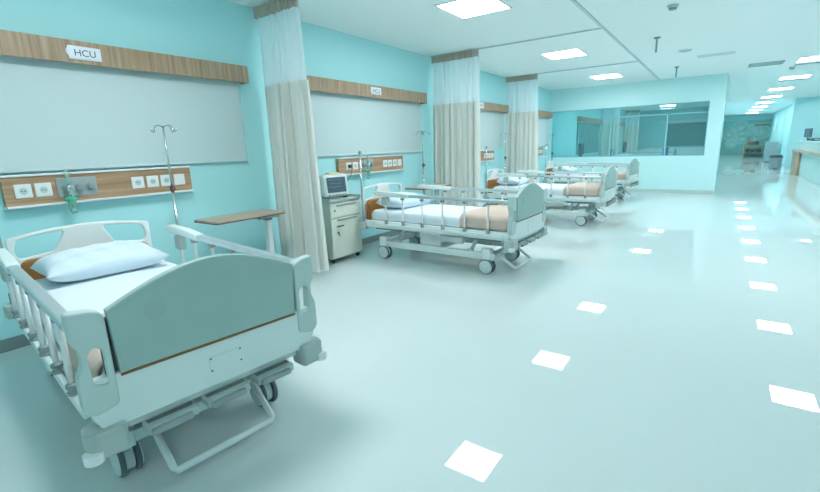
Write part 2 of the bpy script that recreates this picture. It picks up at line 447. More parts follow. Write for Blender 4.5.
# ------------------------------------------------------------------ bed head panels
def socket(r, y, z, s=.105, icon=True):
    o = MB().box((.058, y - s / 2, z - s / 2), (.068, y + s / 2, z + s / 2), .004).build('socket', 'trim_white', r)
    if icon:
        MB().lathe([(.026, .068), (.026, .0695), (.020, .0697)], (0, y, z), 'x', 16).build('socket_face', 'ear', o)
        d = MB()
        for k in (-.009, .009): d.lathe([(.0045, .0698), (.0045, .0705)], (0, y + k, z), 'x', 8)
        d.build('socket_hole', 'dark', o)
    return o
def panel(y0, y1, lab, socks=(), gas=None, z0=1.085, z1=1.335):
    r = empty('bed_head_panel', (0, 0, 0)); r.location = (0, (y0 + y1) / 2, z0); c = (y0 + y1) / 2; tag(r, lab, 'bed head panel', 'wood panels with sockets above the beds')
    h = (y1 - y0) / 2; hz = z1 - z0
    MB().box((.001, -h, .018), (.058, h, hz - .016), .003).build('board', 'panel_wood', r)
    MB().box((.001, -h, hz - .016), (.075, h, hz), .003).build('top_trim', 'trim_white', r)
    MB().box((.001, -h, 0), (.085, h, .018), .003).build('bottom_trim', 'trim_white', r)
    for y in socks: socket(r, y - c, .125, .105, y != socks[-1])
    if gas:
        g = MB().box((.058, gas[0] - c, .055), (.068, gas[1] - c, .205), .004).build('gas_plate', 'gas', r)
        for k in (.2, .52, .82):
            y = gas[0] + (gas[1] - gas[0]) * k - c
            q = MB().lathe([(.030, .068), (.030, .082), (.022, .085), (.022, .105), (.012, .107)], (0, y, .125), 'x', 16).build('gas_outlet', 'grey', g)
    return r
panel(.925, 2.355, 'wood panel with sockets and gas outlets behind the nearest bed', (1.04, 1.165, 1.855, 1.985, 2.11, 2.235), (1.25, 1.53))
panel(4.47, 5.99, 'wood panel with sockets behind the second bed, beside the monitor', (4.66, 4.80, 5.50, 5.62, 5.75, 5.88), (4.91, 5.20))
panel(8.05, 9.62, 'wood panel with sockets on the wall behind the third bed', (8.30, 8.44, 9.14, 9.26, 9.39, 9.52), (8.55, 8.84))
panel(11.65, 13.1, 'wood panel with sockets on the wall behind the farthest bed', (11.85, 11.99, 12.6, 12.72, 12.84, 12.96), (12.1, 12.4))
def humidifier(y, lab):
    r = empty('oxygen_flowmeter', (.105, y, 1.21)); tag(r, lab, 'oxygen flowmeter', 'oxygen flowmeters on the wall panels')
    MB().lathe([(.016, .0), (.016, .05), (.026, .052), (.026, .075), (.012, .08)], (.0, 0, 0), 'x', 14).build('valve', 'steel', r)
    MB().tube([(.05, 0, .02), (.05, 0, .15)], .012).build('flow_tube', 'clear_cup', r)
    MB().tube([(.05, 0, -.015), (.05, 0, -.07)], .008).build('neck', 'steel', r)
    c = MB(); c.lathe([(.030, -.10), (.034, -.085), (.032, -.07), (.015, -.062)], (.05, 0, 0)); c.box((.035, -.05, -.092), (.065, .045, -.074), .006); c.build('green_cap', 'green', r)
    MB().tube([(.05, 0, -.10), (.05, .005, -.155)], .012).build('green_stem', 'green', r)
    MB().lathe([(.012, -.20), (.022, -.19), (.024, -.15), (.027, -.101)], (.05, 0, 0)).build('cup', 'clear_cup', r)
humidifier(1.305, 'green and clear oxygen flowmeter plugged into the nearest wall panel')
humidifier(4.97, 'green and clear oxygen flowmeter on the panel behind the second bed')
humidifier(8.61, 'green and clear oxygen flowmeter on the panel behind the third bed')

# ------------------------------------------------------------------ privacy curtains
def curtain(x0, x1, y, lab, seed, n=7, zb=.10, flare=.0):
    rd = random.Random(seed); ph = [rd.uniform(0, 6.28) for _ in range(6)]
    r = empty('privacy_curtain', ((x0 + x1) / 2, y, 0)); tag(r, lab, 'curtain', 'beige privacy curtains')
    w_ = x1 - x0
    def fold(s, t, amp):      # t: 0 at the rail, 1 at the hem
        u = s + .018 * math.sin(7 * s + ph[0]) + .012 * math.sin(17 * s + ph[1]) + .01 * t * math.sin(11 * s + ph[2])
        a = amp * (.75 + .35 * math.sin(9 * s + ph[3])) * (.7 + .9 * t)
        q = 2 * PI * n * u
        yy = a * (1 - 2.1 * abs(math.sin(q / 2)) ** .55 * (.78 + .22 * math.sin(.73 * q + ph[4])))
        xx = (s - .5) * w_ + s * flare * t + .012 * math.sin(q * 2 + ph[5]) * (.5 + t)
        return xx, yy + .015 * t * math.sin(3 * s + ph[2])
    def fab(a, b):
        t = 1 - b; x, yy = fold(a, .25 + .75 * t, .072); return Vector((x, yy, zb + .03 * math.sin(5 * a + ph[0]) * t + (2.17 - zb) * b))
    def she(a, b):
        x, yy = fold(a, .25 * (1 - b), .034); return Vector((x, yy, 2.17 + (2.87 - 2.17) * b))
    def hea(a, b):
        x, yy = fold(a, 0, .040); return Vector((x, yy - .05 * abs(math.sin(PI * n * 1.9 * a)) ** .5, 2.865 + (2.976 - 2.865) * b))
    for nm, fn, m, nv in (('header_band', hea, 'header', 2), ('mesh_panel', she, 'sheer', 5), ('fabric_panel', fab, 'fabric', 14)):
        MB().grid(fn, n * 30, nv).build(nm, m, r)
    return r
curtain(.05, .73, 3.35, 'beige privacy curtain with sheer top nearest the camera, between first and second bed', 3, 7, .10, .11)
curtain(.05, .97, 6.98, 'beige privacy curtain with sheer top in the middle, behind the second bed', 5, 8, .10, .05)
curtain(.05, .80, 10.3, 'farthest beige privacy curtain with sheer top, behind the third bed', 8, 7, .10, .05)
for y, lab, sd in ((20.75, 'nearer pale curtain seen through the partition window', 11), (26.2, 'farther pale curtain seen through the partition window', 13)):
    curtain(.05, .75, y, lab, sd, 5)

# ------------------------------------------------------------------ hospital bed
L = 2.116
def make_bed():
    r = empty('hospital_bed', (0, 0, 0))
    # deck frame
    d = MB()
    for s in (-1, 1):
        d.box((.068, s * .445, .43), (2.06, s * .485, .525), .012)
        d.box((.30, s * .487, .455), (2.00, s * .512, .500), .008)
    d.box((.04, -.44, .44), (.09, .44, .51)); d.box((.09, -.445, .49), (2.06, .445, .508)); d.box((1.99, -.44, .44), (2.05, .44, .51))
    d.build('deck_frame', 'frame', r)
    u = MB()
    u.box((.20, -.42, .40), (.62, .42, .445), .01); u.box((1.50, -.42, .40), (1.95, .42, .445), .01)
    u.tube([(.6, -.12, .415), (2.03, -.12, .375)], .012); u.tube([(.8, .02, .415), (2.03, .02, .375)], .012); u.tube([(.6, .2, .415), (2.03, .2, .375)], .012)
    for x in (.72, 1.35):
        u.box((x, -.30, .40), (x + .06, .30, .44), .006)
    u.build('crank_rods', 'under', r)
    # base
    b = MB()
    for s in (-1, 1):
        b.box((.25, s * .325, .165), (1.85, s * .375, .245), .008)
        for x in (.293, 1.755): b.box((x - .06, s * .355 - .045, .17), (x + .06, s * .355 + .045, .30), .015)
    b.box((.26, -.33, .18), (.33, .33, .235)); b.box((1.77, -.33, .18), (1.84, .33, .235)); b.box((1.0, -.33, .18), (1.07, .33, .235))
    b.build('base_frame', 'frame', r)
    for x, x2 in ((.45, .55), (1.50, 1.60)):
        for s in (-1, 1):
            m_ = MB(); m_.tube([(x, s * .26, .22), (x2, s * .26, .42)], .025, 8); m_.box((x - .04, s * .26 - .03, .19), (x + .04, s * .26 + .03, .25), .006)
            m_.build('lift_arm', 'frame', r)
    g = MB(); g.box((.82, -.31, .24), (1.12, -.24, .40), .01); g.box((1.12, -.30, .30), (1.42, -.25, .38), .01); g.build('lift_gearbox', 'white', r)
    # casters
    for x in (.293, 1.755):
        for s in (-1, 1):
            y = s * .354
            c = MB().lathe([(.03, .14), (.034, .155), (.026, .172)], (x, y, 0), 'z', 14)
            c.prism(rnd([(x - .055, .10), (x + .055, .10), (x + .04, .16), (x - .04, .16)], .02), [], 'xz', y - .02, y + .02, .003); c.lathe([(.04, -.022), (.068, -.018), (.068, .018), (.04, .022)], (x, y, .088), 'y', 20)
            c = c.build('caster', 'disc', r)
            for k in (-1, 1):
                yc = y + k * .034
                ty = MB().lathe([(.074, -.011), (.085, -.009), (.088, 0), (.085, .009), (.074, .011)], (x, yc, .088), 'y', 24).build('tyre', 'tyre', c)
                MB().lathe([(.078, .0105 * k), (.075, .016 * k), (.05, .021 * k), (.012, .021 * k), (.010, .024 * k)], (x, yc, .088), 'y', 20).build('wheel_disc', 'disc', c)
    # foot bar
    pts = [(1.84, -.25, .215), (2.028, -.246, .085), (2.04, -.236, .075), (2.04, .236, .075), (2.028, .246, .085), (1.84, .25, .215)]
    MB().tube(pts, .016, 10).build('foot_bar', 'frame', r)
    # lower board + plate
    MB().prism(rnd([(-.50, .50), (-.47, .425), (.47, .425), (.50, .50), (.505, .64), (-.505, .64)], [.03, .03, .03, .03, 0, 0]), [], 'yz', 2.062, 2.10, .006).build('lower_board', 'frame', r)
    pl = MB().box((2.100, -.06, .495), (2.103, .09, .565), .001).build('name_plate', 'frame', r)
    q = MB()
    for y in (-.053, .083):
        for z in (.502, .558): q.lathe([(.004, 2.103), (.004, 2.105)], (0, y, z), 'x', 8)
    q.build('plate_screw', 'dark', pl)
    # footboard: seam backing, panel, strip, corner ears
    MB().box((2.066, -.43, .60), (2.080, .43, .86), .002).build('board_backing', 'dark', r)
    top = []
    for k in range(25):
        v = .398 - .796 * k / 24
        top.append((v, .893 + .120 * math.cos(PI * v / .80)))
    poly = rnd([(-.388, .638), (.388, .638)], .0) + top
    fb = MB().prism(poly, [], 'yz', 2.072, 2.112, .007).build('footboard', 'board', r)
    MB().lathe([(.042, 2.112), (.042, 2.1128), (.0395, 2.1129)], (0, -.24, .85), 'x', 28).build('emblem_ring', 'board_ring', fb)
    MB().box((2.074, -.388, .628), (2.110, .388, .6375)).build('brown_strip', 'brown_strip', r)
    for s in (-1, 1):
        o_ = [(.405, .52), (.49, .50), (.522, .53), (.520, .66), (.498, .71), (.498, .765), (.520, .80), (.522, .915), (.44, .905), (.405, .885)]
        h_ = [(.428, .615), (.474, .625), (.478, .75), (.450, .768), (.428, .745)]
        if s < 0: o_ = [(-y, z) for y, z in o_][::-1]; h_ = [(-y, z) for y, z in h_][::-1]
        MB().prism(rnd(o_, .02), [rnd(h_, .018)], 'yz', 2.055, 2.108, .008).build('corner_grip', 'ear', r)
    # corner bumpers
    for s in (-1, 1):
        pb = [(2.02, .40), (2.02, .530), (2.085, .542), (2.125, .525), (2.135, .41), (2.115, .40)]
        if s < 0: pb = [(x, -y) for x, y in pb][::-1]
        bp = MB().prism(rnd(pb, .02), [], 'xy', .335, .445, .010).build('corner_bumper', 'bumper', r)
        MB().lathe([(.020, .328), (.034, .333), (.034, .37), (.020, .375)], (2.108, s * .520, 0), 'z', 18).build('bumper_roller', 'white', bp)
        MB().box((1.95, s * .40 - .03, .40), (2.06, s * .40 + .03, .44), .004).build('bumper_bracket', 'frame', r)
        ph = [(-.03, .40), (-.03, .50), (.03, .53), (.10, .52), (.10, .44)]
        if s < 0: ph = [(x, -y) for x, y in ph][::-1]
        MB().prism(rnd(ph, .015), [], 'xy', .40, .49, .008).build('corner_bumper', 'bumper', r)
    # cranks
    for y in (-.24, .0, .24):
        c = MB().box((2.05, y - .10, .345), (2.13, y + .10, .385), .008).build('crank_handle', 'bumper', r)
        h = MB(); h.box((2.13, y - .09, .350), (2.155, y + .07, .378), .008); h.build('crank_grip', 'grey', c)
        MB().box((2.075, y - .09, .385), (2.10, y + .09, .390), .002).build('crank_slot', 'under', c)
    MB().box((2.03, -.40, .385), (2.065, .40, .425), .006).build('crank_rail', 'frame', r)
    # headboard
    top = [(.440 - .88 * k / 16, .925 + .045 * math.sin(PI * k / 16)) for k in range(17)]
    outer = rnd([(-.435, .47), (.435, .47)] + top, [.05, .05] + [.07] + [0] * 15 + [.07], 6)
    def slot(s):
        p = [(.105, .895 - .012), (.16, .765), (.40, .745), (.415, .80), (.385, .865)]
        p = [(.115, .938), (.185, .80), (.39, .775), (.410, .83), (.388, .908), (.25, .930)]
        return rnd([(s * y, z) for y, z in (p if s > 0 else p[::-1])], .03)
    MB().prism(outer, [slot(1), slot(-1)], 'yz', -.02, .022, .010).build('headboard', 'white', r)
    # side rails
    for s in (-1, 1):
        y = s * .500
        tr_ = MB(); tr_.prism([(.46, .852), (2.056, .838), (2.056, .872), (.46, .890)], [], 'xz', y - .026, y + .026, .010)
        rail = tr_.build('side_rail', 'alu', r)
        MB().prism(rnd([(.27, .896), (.30, .862), (.62, .850), (.82, .842), (.82, .888), (.60, .908), (.30, .914)], .015), [], 'xz', y - .031, y + .031, .008).build('rail_grip', 'frame', rail)
        for x in (.45, .71, .99, 1.27, 1.55, 1.83):
            po = MB().tube([(x, y, .49), (x, y, .850)], .012, 8).build('rail_post', 'trim_white', rail)
            q = MB(); q.box((x - .018, y - .02, .815), (x + .018, y + .02, .840), .005); q.build('post_cap', 'grey', po)
            q = MB(); q.lathe([(.024, .500), (.024, .512), (.019, .515), (.019, .528), (.024, .531), (.024, .545), (.014, .55)], (x, y, 0), 'z', 10); q.build('post_clamp', 'grey', po)
        MB().box((.40, y - .028, .735), (.50, y + .028, .845), .015).build('rail_latch', 'bumper', rail)
    # mattress
    MB().prism(rnd([(-.40, .50), (.40, .50), (.40, .775), (-.40, .775)], [.01, .01, .07, .07]), [], 'yz', .035, .085, .012).build('head_cushion', 'vinyl', r)
    mt = MB().box((.095, -.425, .510), (2.035, .425, .640), .055, 4).build('mattress', 'vinyl', r)
    def sheet(a, b):
        x = .16 + (2.042 - .16) * a
        t = (b - .5) * 2; W_, zt, rr = .434, .650, .045
        arc = [(-W_, .52), (-W_, zt - rr), (-W_ + rr * .3, zt - rr * .3), (-W_ + rr, zt), (-.2, zt + .004), (0, zt + .006), (.2, zt + .004), (W_ - rr, zt), (W_ - rr * .3, zt - rr * .3), (W_, zt - rr), (W_, .52)]
        k = b * (len(arc) - 1); i = min(int(k), len(arc) - 2); f = k - i
        yv = arc[i][0] * (1 - f) + arc[i + 1][0] * f; zv = arc[i][1] * (1 - f) + arc[i + 1][1] * f
        e = min(a, 1 - a) * (2.042 - .16)
        if e < .03: zv = .52 + (zv - .52) * (1 - .25 * (1 - e / .03) ** 2) if zv > .6 else zv
        wr = .0025 * math.sin(13 * x + 9 * yv) * math.sin(5 * x - 7 * yv)
        return Vector((x, yv, zv + wr))
    sh = MB().grid(sheet, 60, 40).build('bed_sheet', 'sheet', mt); sh.modifiers.new('s', 'SOLIDIFY').thickness = -.003
    MB().box((2.036, -.42, .52), (2.048, .42, .645), .004).build('sheet_end', 'sheet', mt)
    return r

def make_pillow():
    o_ = MB(); hx, hy, hz = .22, .36, .085
    def side(sg):
        def fn(a, b):
            u, v = a * 2 - 1, b * 2 - 1
            pinch = 1 - .10 * (1 - abs(u) ** 1.5) * abs(v) ** 6
            pinch2 = 1 - .10 * (1 - abs(v) ** 1.5) * abs(u) ** 6
            th = ((1 - u ** 4) * (1 - v ** 4)) ** .55
            wr = .006 * math.sin(9 * u + 4 * v) * th + .004 * math.sin(14 * v - 3 * u) * th
            lean = .035 * (-u) * 1.0
            return Vector((hx * u * pinch2, hy * v * pinch, hz + sg * th * hz * (1.0 if sg > 0 else .95) + (wr if sg > 0 else 0) + lean * (sg > 0) * th))
        return fn
    o_.grid(side(1), 30, 30); o_.grid(side(-1), 30, 30)
    bmesh.ops.remove_doubles(o_.bm, verts=o_.bm.verts[:], dist=1e-4)
    bmesh.ops.recalc_face_normals(o_.bm, faces=o_.bm.faces[:])
    return o_.build('pillow', 'pillow')

def make_blanket():
    x0, x1 = 1.46, 2.025
    def arc(W_, zt, zb, rr):
        p = [(-W_, zb), (-W_, zt - rr)]
        for k in range(1, 6):
            a = PI - k * PI / 12; p.append((-W_ + rr + rr * math.cos(a), zt - rr + rr * math.sin(a)))
        p.append((-W_ + rr, zt)); p += [(-.2, zt + .005), (0, zt + .008), (.2, zt + .005)]
        return p + [(-y, z) for y, z in p[:8]][::-1]
    A = arc(.444, .672, .535, .05)
    def lerp(b):
        k = b * (len(A) - 1); i = min(int(k), len(A) - 2); f = k - i
        return A[i][0] * (1 - f) + A[i + 1][0] * f, A[i][1] * (1 - f) + A[i + 1][1] * f
    def fn(a, b):
        y, z = lerp(b); x = x0 + (x1 - x0) * a + .008 * math.sin(7 * b)
        return Vector((x, y + .003 * math.sin(20 * x) * (1 if y > 0 else -1), z + .003 * math.sin(11 * x + 8 * y)))
    o_ = MB().grid(fn, 24, 56).build('folded_blanket', 'blanket')
    o_.modifiers.new('s', 'SOLIDIFY').thickness = -.014
    return o_

BEDS = [(.543, 1.217, -.112), (.515, 4.83, -.022), (.64, 8.36, -.02), (.58, 12.22, -.08)]
WHICH = ['nearest the camera', 'second from the camera', 'third from the camera', 'farthest, beside the glass partition']
bed0 = make_bed(); pil0 = make_pillow(); bl0 = make_blanket()
blabel = ['hospital bed nearest the camera, its grey-green footboard filling the lower left',
          'second hospital bed, beside the small cabinet with the monitor',
          'third hospital bed, standing behind the second one',
          'farthest hospital bed in the row, against the glass partition']
for i, (x, y, t) in enumerate(BEDS):
    b = bed0 if i == 0 else copy_tree(bed0)
    b.location = (x, y, 0); b.rotation_euler = (0, 0, t); tag(b, blabel[i], 'hospital bed', 'hospital beds along the left wall')
    sx = (1, 1.03, 1.05, 1)[i]; b.scale = (sx, 1, 1)
    def at(u, v, z, sx=sx): return (x + u * sx * math.cos(t) - v * math.sin(t), y + u * sx * math.sin(t) + v * math.cos(t), z)
    p = pil0 if i == 0 else pil0.copy()
    if i: COL.objects.link(p)
    p.location = at(.39, .0, .653); p.rotation_euler = (0, 0, t + (.03, -.05, .04, 0)[i]); tag(p, 'white pillow on the hospital bed ' + WHICH[i], 'pillow', 'white pillows on the beds')
    k = bl0 if i == 0 else bl0.copy()
    if i: COL.objects.link(k)
    k.location = (x, y, 0); k.rotation_euler = (0, 0, t); k.scale = (sx, 1, 1)
    tag(k, ('beige blanket mostly hidden behind the footboard of the nearest bed', 'beige folded blanket across the foot of the second hospital bed', 'beige folded blanket across the foot of the third hospital bed', 'beige folded blanket across the foot of the farthest hospital bed')[i], 'blanket', 'beige blankets at the bed feet')
    # short drip pole standing in the bed corner socket
    q = empty('drip_pole', at(.04, -.468, .4905)); tag(q, 'thin drip pole at the head corner of the bed ' + WHICH[i], 'drip pole', 'poles at the bed head corners')
    MB().tube([(0, 0, 0), (0, 0, .93)], .011, 8).build('pole', 'steel', q)
    MB().lathe([(.02, -.0), (.02, .07), (.014, .08)]).build('socket_sleeve', 'grey', q)
    MB().tube([(-.03, 0, .90), (0, 0, .93), (.03, 0, .90)], .006, 6).build('hook', 'steel', q)

# ------------------------------------------------------------------ drip stands with four hooks
def make_stand():
    r = empty('drip_stand', (0, 0, 0))
    MB().tube([(0, 0, .07), (0, 0, 1.15)], .014, 10).build('lower_pole', 'steel', r)
    MB().tube([(0, 0, 1.13), (0, 0, 1.70)], .008, 8).build('upper_pole', 'steel', r)
    k = MB().lathe([(.02, 1.12), (.02, 1.16), (.012, 1.165)]).build('clamp', 'dark', r)
    MB().lathe([(.004, .018), (.016, .022), (.016, .035), (.008, .04)], (0, 0, 1.14), 'x', 12).build('clamp_knob', 'red', k)
    for a in (.4, .4 + PI / 2, .4 + PI, .4 + 1.5 * PI):
        c, s = math.cos(a), math.sin(a)
        MB().tube([(0, 0, 1.69), (c * .05, s * .05, 1.705), (c * .085, s * .085, 1.70), (c * .095, s * .095, 1.67), (c * .11, s * .11, 1.645), (c * .13, s * .13, 1.655), (c * .135, s * .135, 1.675)], .004, 6).build('hook', 'steel', r)
    for a in range(4):
        an = a * PI / 2 + .8; c, s = math.cos(an), math.sin(an)
        l_ = MB().tube([(0, 0, .10), (c * .08, s * .08, .085), (c * .17, s * .17, .055)], .011, 8).build('leg', 'steel', r)
        MB().lathe([(.016, -.011), (.024, -.008), (.024, .008), (.016, .011)], (c * .175, s * .175, .024), 'x' if a % 2 else 'y', 14).build('castor', 'rubber', l_)
    MB().lathe([(.03, .08), (.03, .12), (.016, .14)]).build('hub', 'dark', r)
    return r
st0 = make_stand()
for i, (x, y, lab) in enumerate([(.27, 2.05, 'steel drip stand with hooks in front of the nearest wood panel'), (.22, 6.35, 'steel drip stand with hooks at the wall before the middle curtain'),
                                 (.20, 9.93, 'steel drip stand with hooks beyond the third hospital bed'), (.20, 13.50, 'steel drip stand with hooks at the corner by the glass partition')]):
    s = st0 if i == 0 else copy_tree(st0)
    s.location = (x, y, 0); tag(s, lab, 'drip stand', 'drip stands along the left wall')

# ------------------------------------------------------------------ overbed tables
def make_table():
    r = empty('overbed_table', (0, 0, 0))
    top = MB().prism(rnd([(-.2, -.40), (.2, -.40), (.2, .40), (-.2, .40)], .04), [], 'xy', .814, .830, .003).build('tabletop', 'table_wood', r)
    ed = MB().prism(rnd([(-.204, -.404), (.204, -.404), (.204, .404), (-.204, .404)], .042), [], 'xy', .804, .8135, .002).build('edge_band', 'dark_edge', top)
    c = MB(); c.box((-.035, .27, .08), (.035, .33, .74), .008); c.build('column', 'white', r)
    MB().box((-.04, .265, .74), (.04, .335, .775), .006).build('column_collar', 'dark', r)
    MB().box((-.16, .10, .776), (.16, .34, .803), .004).build('top_bracket', 'grey', r)
    b = MB()
    b.box((-.20, .275, .055), (.20, .325, .085), .006)
    b.box((-.20, -.36, .055), (-.16, .275, .085), .006); b.box((.16, -.36, .055), (.20, .275, .085), .006)
    b = b.build('base', 'frame', r)
    for x in (-.18, .18):
        for y in (-.33, .30): MB().lathe([(.016, -.012), (.027, -.008), (.027, .008), (.016, .012)], (x, y, .027), 'x', 14).build('castor', 'rubber', b)
    return r
t0 = make_table()
for i, (x, y, lab) in enumerate([(.47, 2.60, 'wood-topped overbed table beside the nearest curtain'), (.56, 5.98, 'wood-topped overbed table beyond the second bed, before the middle curtain')]):
    t = t0 if i == 0 else copy_tree(t0)
    t.location = (x, y, 0); tag(t, lab, 'overbed table', 'overbed tables')

# ------------------------------------------------------------------ bedside cabinet and monitor
r = empty('bedside_cabinet', (.025, 4.145, 0)); tag(r, 'cream bedside cabinet on castors between curtain and second bed', 'bedside cabinet')
hy = .285; D = .42
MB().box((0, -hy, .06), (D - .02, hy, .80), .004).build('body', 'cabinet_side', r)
tp = MB(); tp.box((-.005, -hy - .01, .80), (D + .01, hy + .01, .825), .006); tp.box((-.005, -hy - .01, .825), (.01, hy + .01, .855)); tp.box((.01, -hy - .01, .825), (D + .01, -hy + .005, .85), .003); tp.box((.01, hy - .005, .825), (D + .01, hy + .01, .85), .003)
tp.build('tray_top', 'bumper', r)
dr = MB().box((D - .02, -hy + .005, .60), (D, hy - .005, .775), .004).build('drawer', 'cream', r)
MB().box((D, -.17, .742), (D + .015, .19, .762), .005).build('drawer_pull', 'grey', dr)
MB().lathe([(.010, D), (.010, D + .01)], (0, -.21, .69), 'x', 10).build('drawer_lock', 'dark', dr)
do = MB().box((D - .02, -hy + .005, .075), (D, hy - .005, .585), .004).build('door', 'cream', r)
MB().box((D, -.17, .552), (D + .015, .19, .574), .005).build('door_pull', 'grey', do)
MB().box((D, -.19, .475), (D + .012, -.06, .49), .004).build('door_handle', 'dark', do)
MB().lathe([(.012, D), (.012, D + .012)], (0, -.17, .40), 'x', 10).build('door_lock', 'dark', do)
MB().tube([(D + .012, -.17, .40), (D + .016, -.16, .375), (D + .012, -.155, .355)], .004, 6).build('door_key', 'dark', do)
for x in (.06, D - .06):
    for y in (-.24, .24):
        c = MB(); c.lathe([(.018, -.014), (.029, -.010), (.029, .010), (.018, .014)], (x, y, .029), 'y', 16); c.box((x - .02, y - .02, .045), (x + .02, y + .02, .061)); c.build('castor', 'rubber', r)

r = empty('patient_monitor', (.26, 4.155, .8262), -.22); tag(r, 'patient monitor with dark screen standing on the bedside cabinet', 'patient monitor'); r.scale = (1.15, 1.15, 1.15)
rot = Matrix.Rotation(-.12, 3, 'Y')
c = MB()
bm_ = MB(); bm_.box((-.075, -.165, .012), (.055, .165, .268), .03, 3); 
for v in bm_.bm.verts: v.co.x -= (v.co.z - .012) * .12
bm_.build('housing', 'white', r)
s_ = MB(); s_.box((.0555, -.125, .065), (.0585, .125, .235), .002)
for v in s_.bm.verts: v.co.x -= (v.co.z - .012) * .12
s_ = s_.build('screen', 'screen', r)
tl = MB()
for k, z in enumerate((.205, .165, .125)):
    pts = [(.0592 - (z + .012 * (j % 5 == 2) - .012) * .12, -.10 + .16 * j / 20, z + .012 * (j % 5 == 2)) for j in range(21)]
    tl.tube(pts, .0012, 4)
tl.build('screen_trace', 'screen_line', s_)
MB().box((-.075, -.07, .266), (.01, .07, .285), .008).build('alarm_lamp', 'amber', r)
kb = MB()
for k in range(6): kb.box((.055, -.12 + k * .042, .028), (.058, -.09 + k * .042, .044), .001)
kb.build('button', 'grey', r)
cn = MB()
for k in range(4): cn.lathe([(.013, .164), (.013, .18), (.008, .182)], (-.02, 0, .07 + k * .045), 'y', 10)
cn.build('connector', 'grey', r)
ft = MB()
for y in (-.12, .12): ft.box((-.07, y - .02, 0), (.05, y + .02, .014), .004)
ft.build('foot', 'dark', r)
# power lead from the socket to the monitor
o = MB().tube([(.075, 4.66, 1.21), (.12, 4.66, 1.18), (.13, 4.62, 1.08), (.12, 4.5, .97), (.13, 4.38, .92), (.15, 4.30, .93)], .005, 6)
o.box((.070, 4.635, 1.185), (.105, 4.685, 1.235), .01)
tag(o.build('power_lead', 'dark'), 'dark power lead and plug in the socket above the bedside cabinet', 'cable')

# ------------------------------------------------------------------ next ward behind the glass
o = MB(); o.box((1.9, 27.96, 1.10), (4.18, 27.999, 2.25))
for k in range(22): o.box((1.92 + k * .103, 27.93, 1.12), (2.01 + k * .103, 27.955, 2.23))
tag(o.build('slatted_window', 'teal_blind'), 'dark teal vertical blind on the end wall behind the partition window', 'window blind')
tag(MB().box((1.5, 27.88, 2.28), (4.18, 27.999, 2.42), .004).build('blind_pelmet', 'trim_white'), 'pale pelmet over the dark teal blind behind the glass', 'pelmet')
tag(MB().box((.6, 27.4, 0.0), (4.18, 27.92, 1.02), .01).build('end_counter', 'trim_white'), 'low pale counter along the end wall behind the partition window', 'counter')
o = MB(); o.box((.001, 16.95, 1.0), (.03, 20.45, 2.15))  # dark uncovered window, its vertical frames built as teal slats
for k in range(14): o.box((.03, 16.97 + k * .25, 1.02), (.05, 17.16 + k * .25, 2.13))
tag(o.build('slatted_window', 'teal_blind'), 'dark uncovered window with vertical frames on the left wall behind the partition window', 'window blind')
def blue_chair(x, y, rz, lab):
    r = empty('office_chair', (x, y, 0), rz); tag(r, lab, 'chair', 'blue chairs in the next ward')
    MB().box((-.24, -.24, .46), (.24, .24, .54), .03, 3).build('seat', 'blue', r)
    MB().box((-.26, -.24, .62), (-.19, .24, 1.16), .03, 3).build('backrest', 'blue', r)
    MB().tube([(-.15, 0, .48), (-.25, 0, .50), (-.235, 0, .70)], .02, 8).build('back_bar', 'dark', r)
    MB().tube([(0, 0, .08), (0, 0, .47)], .025, 8).build('column', 'dark', r)
    for k in range(5):
        a = k * 2 * PI / 5; MB().tube([(0, 0, .09), (.26 * math.cos(a), .26 * math.sin(a), .05)], .016, 6).build('base_arm', 'dark', r)
        MB().lathe([(.015, -.012), (.028, -.008), (.028, .008), (.015, .012)], (.27 * math.cos(a), .27 * math.sin(a), .028), 'y', 12).build('castor', 'rubber', r)
blue_chair(1.35, 17.6, .3, 'blue office chair at the left behind the partition window')
blue_chair(2.95, 18.6, -.2, 'blue office chair near the middle behind the partition window')
def ward_monitor(x, y, lab):
    r = empty('monitor_trolley', (x, y, 0)); tag(r, lab, 'monitor trolley', 'monitor trolleys in the next ward')
    MB().box((-.2, -.2, .08), (.2, .2, .95), .01).build('trolley_body', 'ear', r)
    MB().box((-.05, -.2, 1.02), (.05, .2, 1.40), .02).build('monitor_housing', 'dark', r)
    MB().box((.05, -.17, 1.06), (.053, .17, 1.36)).build('monitor_screen', 'screen', r)
    MB().box((-.06, -.06, .95), (.04, .06, 1.03)).build('monitor_foot', 'dark', r)
    for a in (-.16, .16):
        for b in (-.16, .16): MB().lathe([(.02, -.012), (.04, -.008), (.04, .008), (.02, .012)], (a, b, .04), 'y', 12).build('castor', 'rubber', r)
ward_monitor(.42, 16.0, 'dark monitor on a trolley at the left end of the partition window')
ward_monitor(1.0, 20.9, 'dark monitor on a trolley deeper in the ward behind the glass')
for i, (x, y) in enumerate(((.55, 20.0), (.55, 24.0))):
    b = copy_tree(bed0); b.location = (x, y, 0); b.rotation_euler = (0, 0, 0)
    tag(b, ('nearer hospital bed in the ward seen through the partition window', 'more distant hospital bed in the ward seen through the partition window')[i], 'hospital bed', 'hospital beds behind the glass')

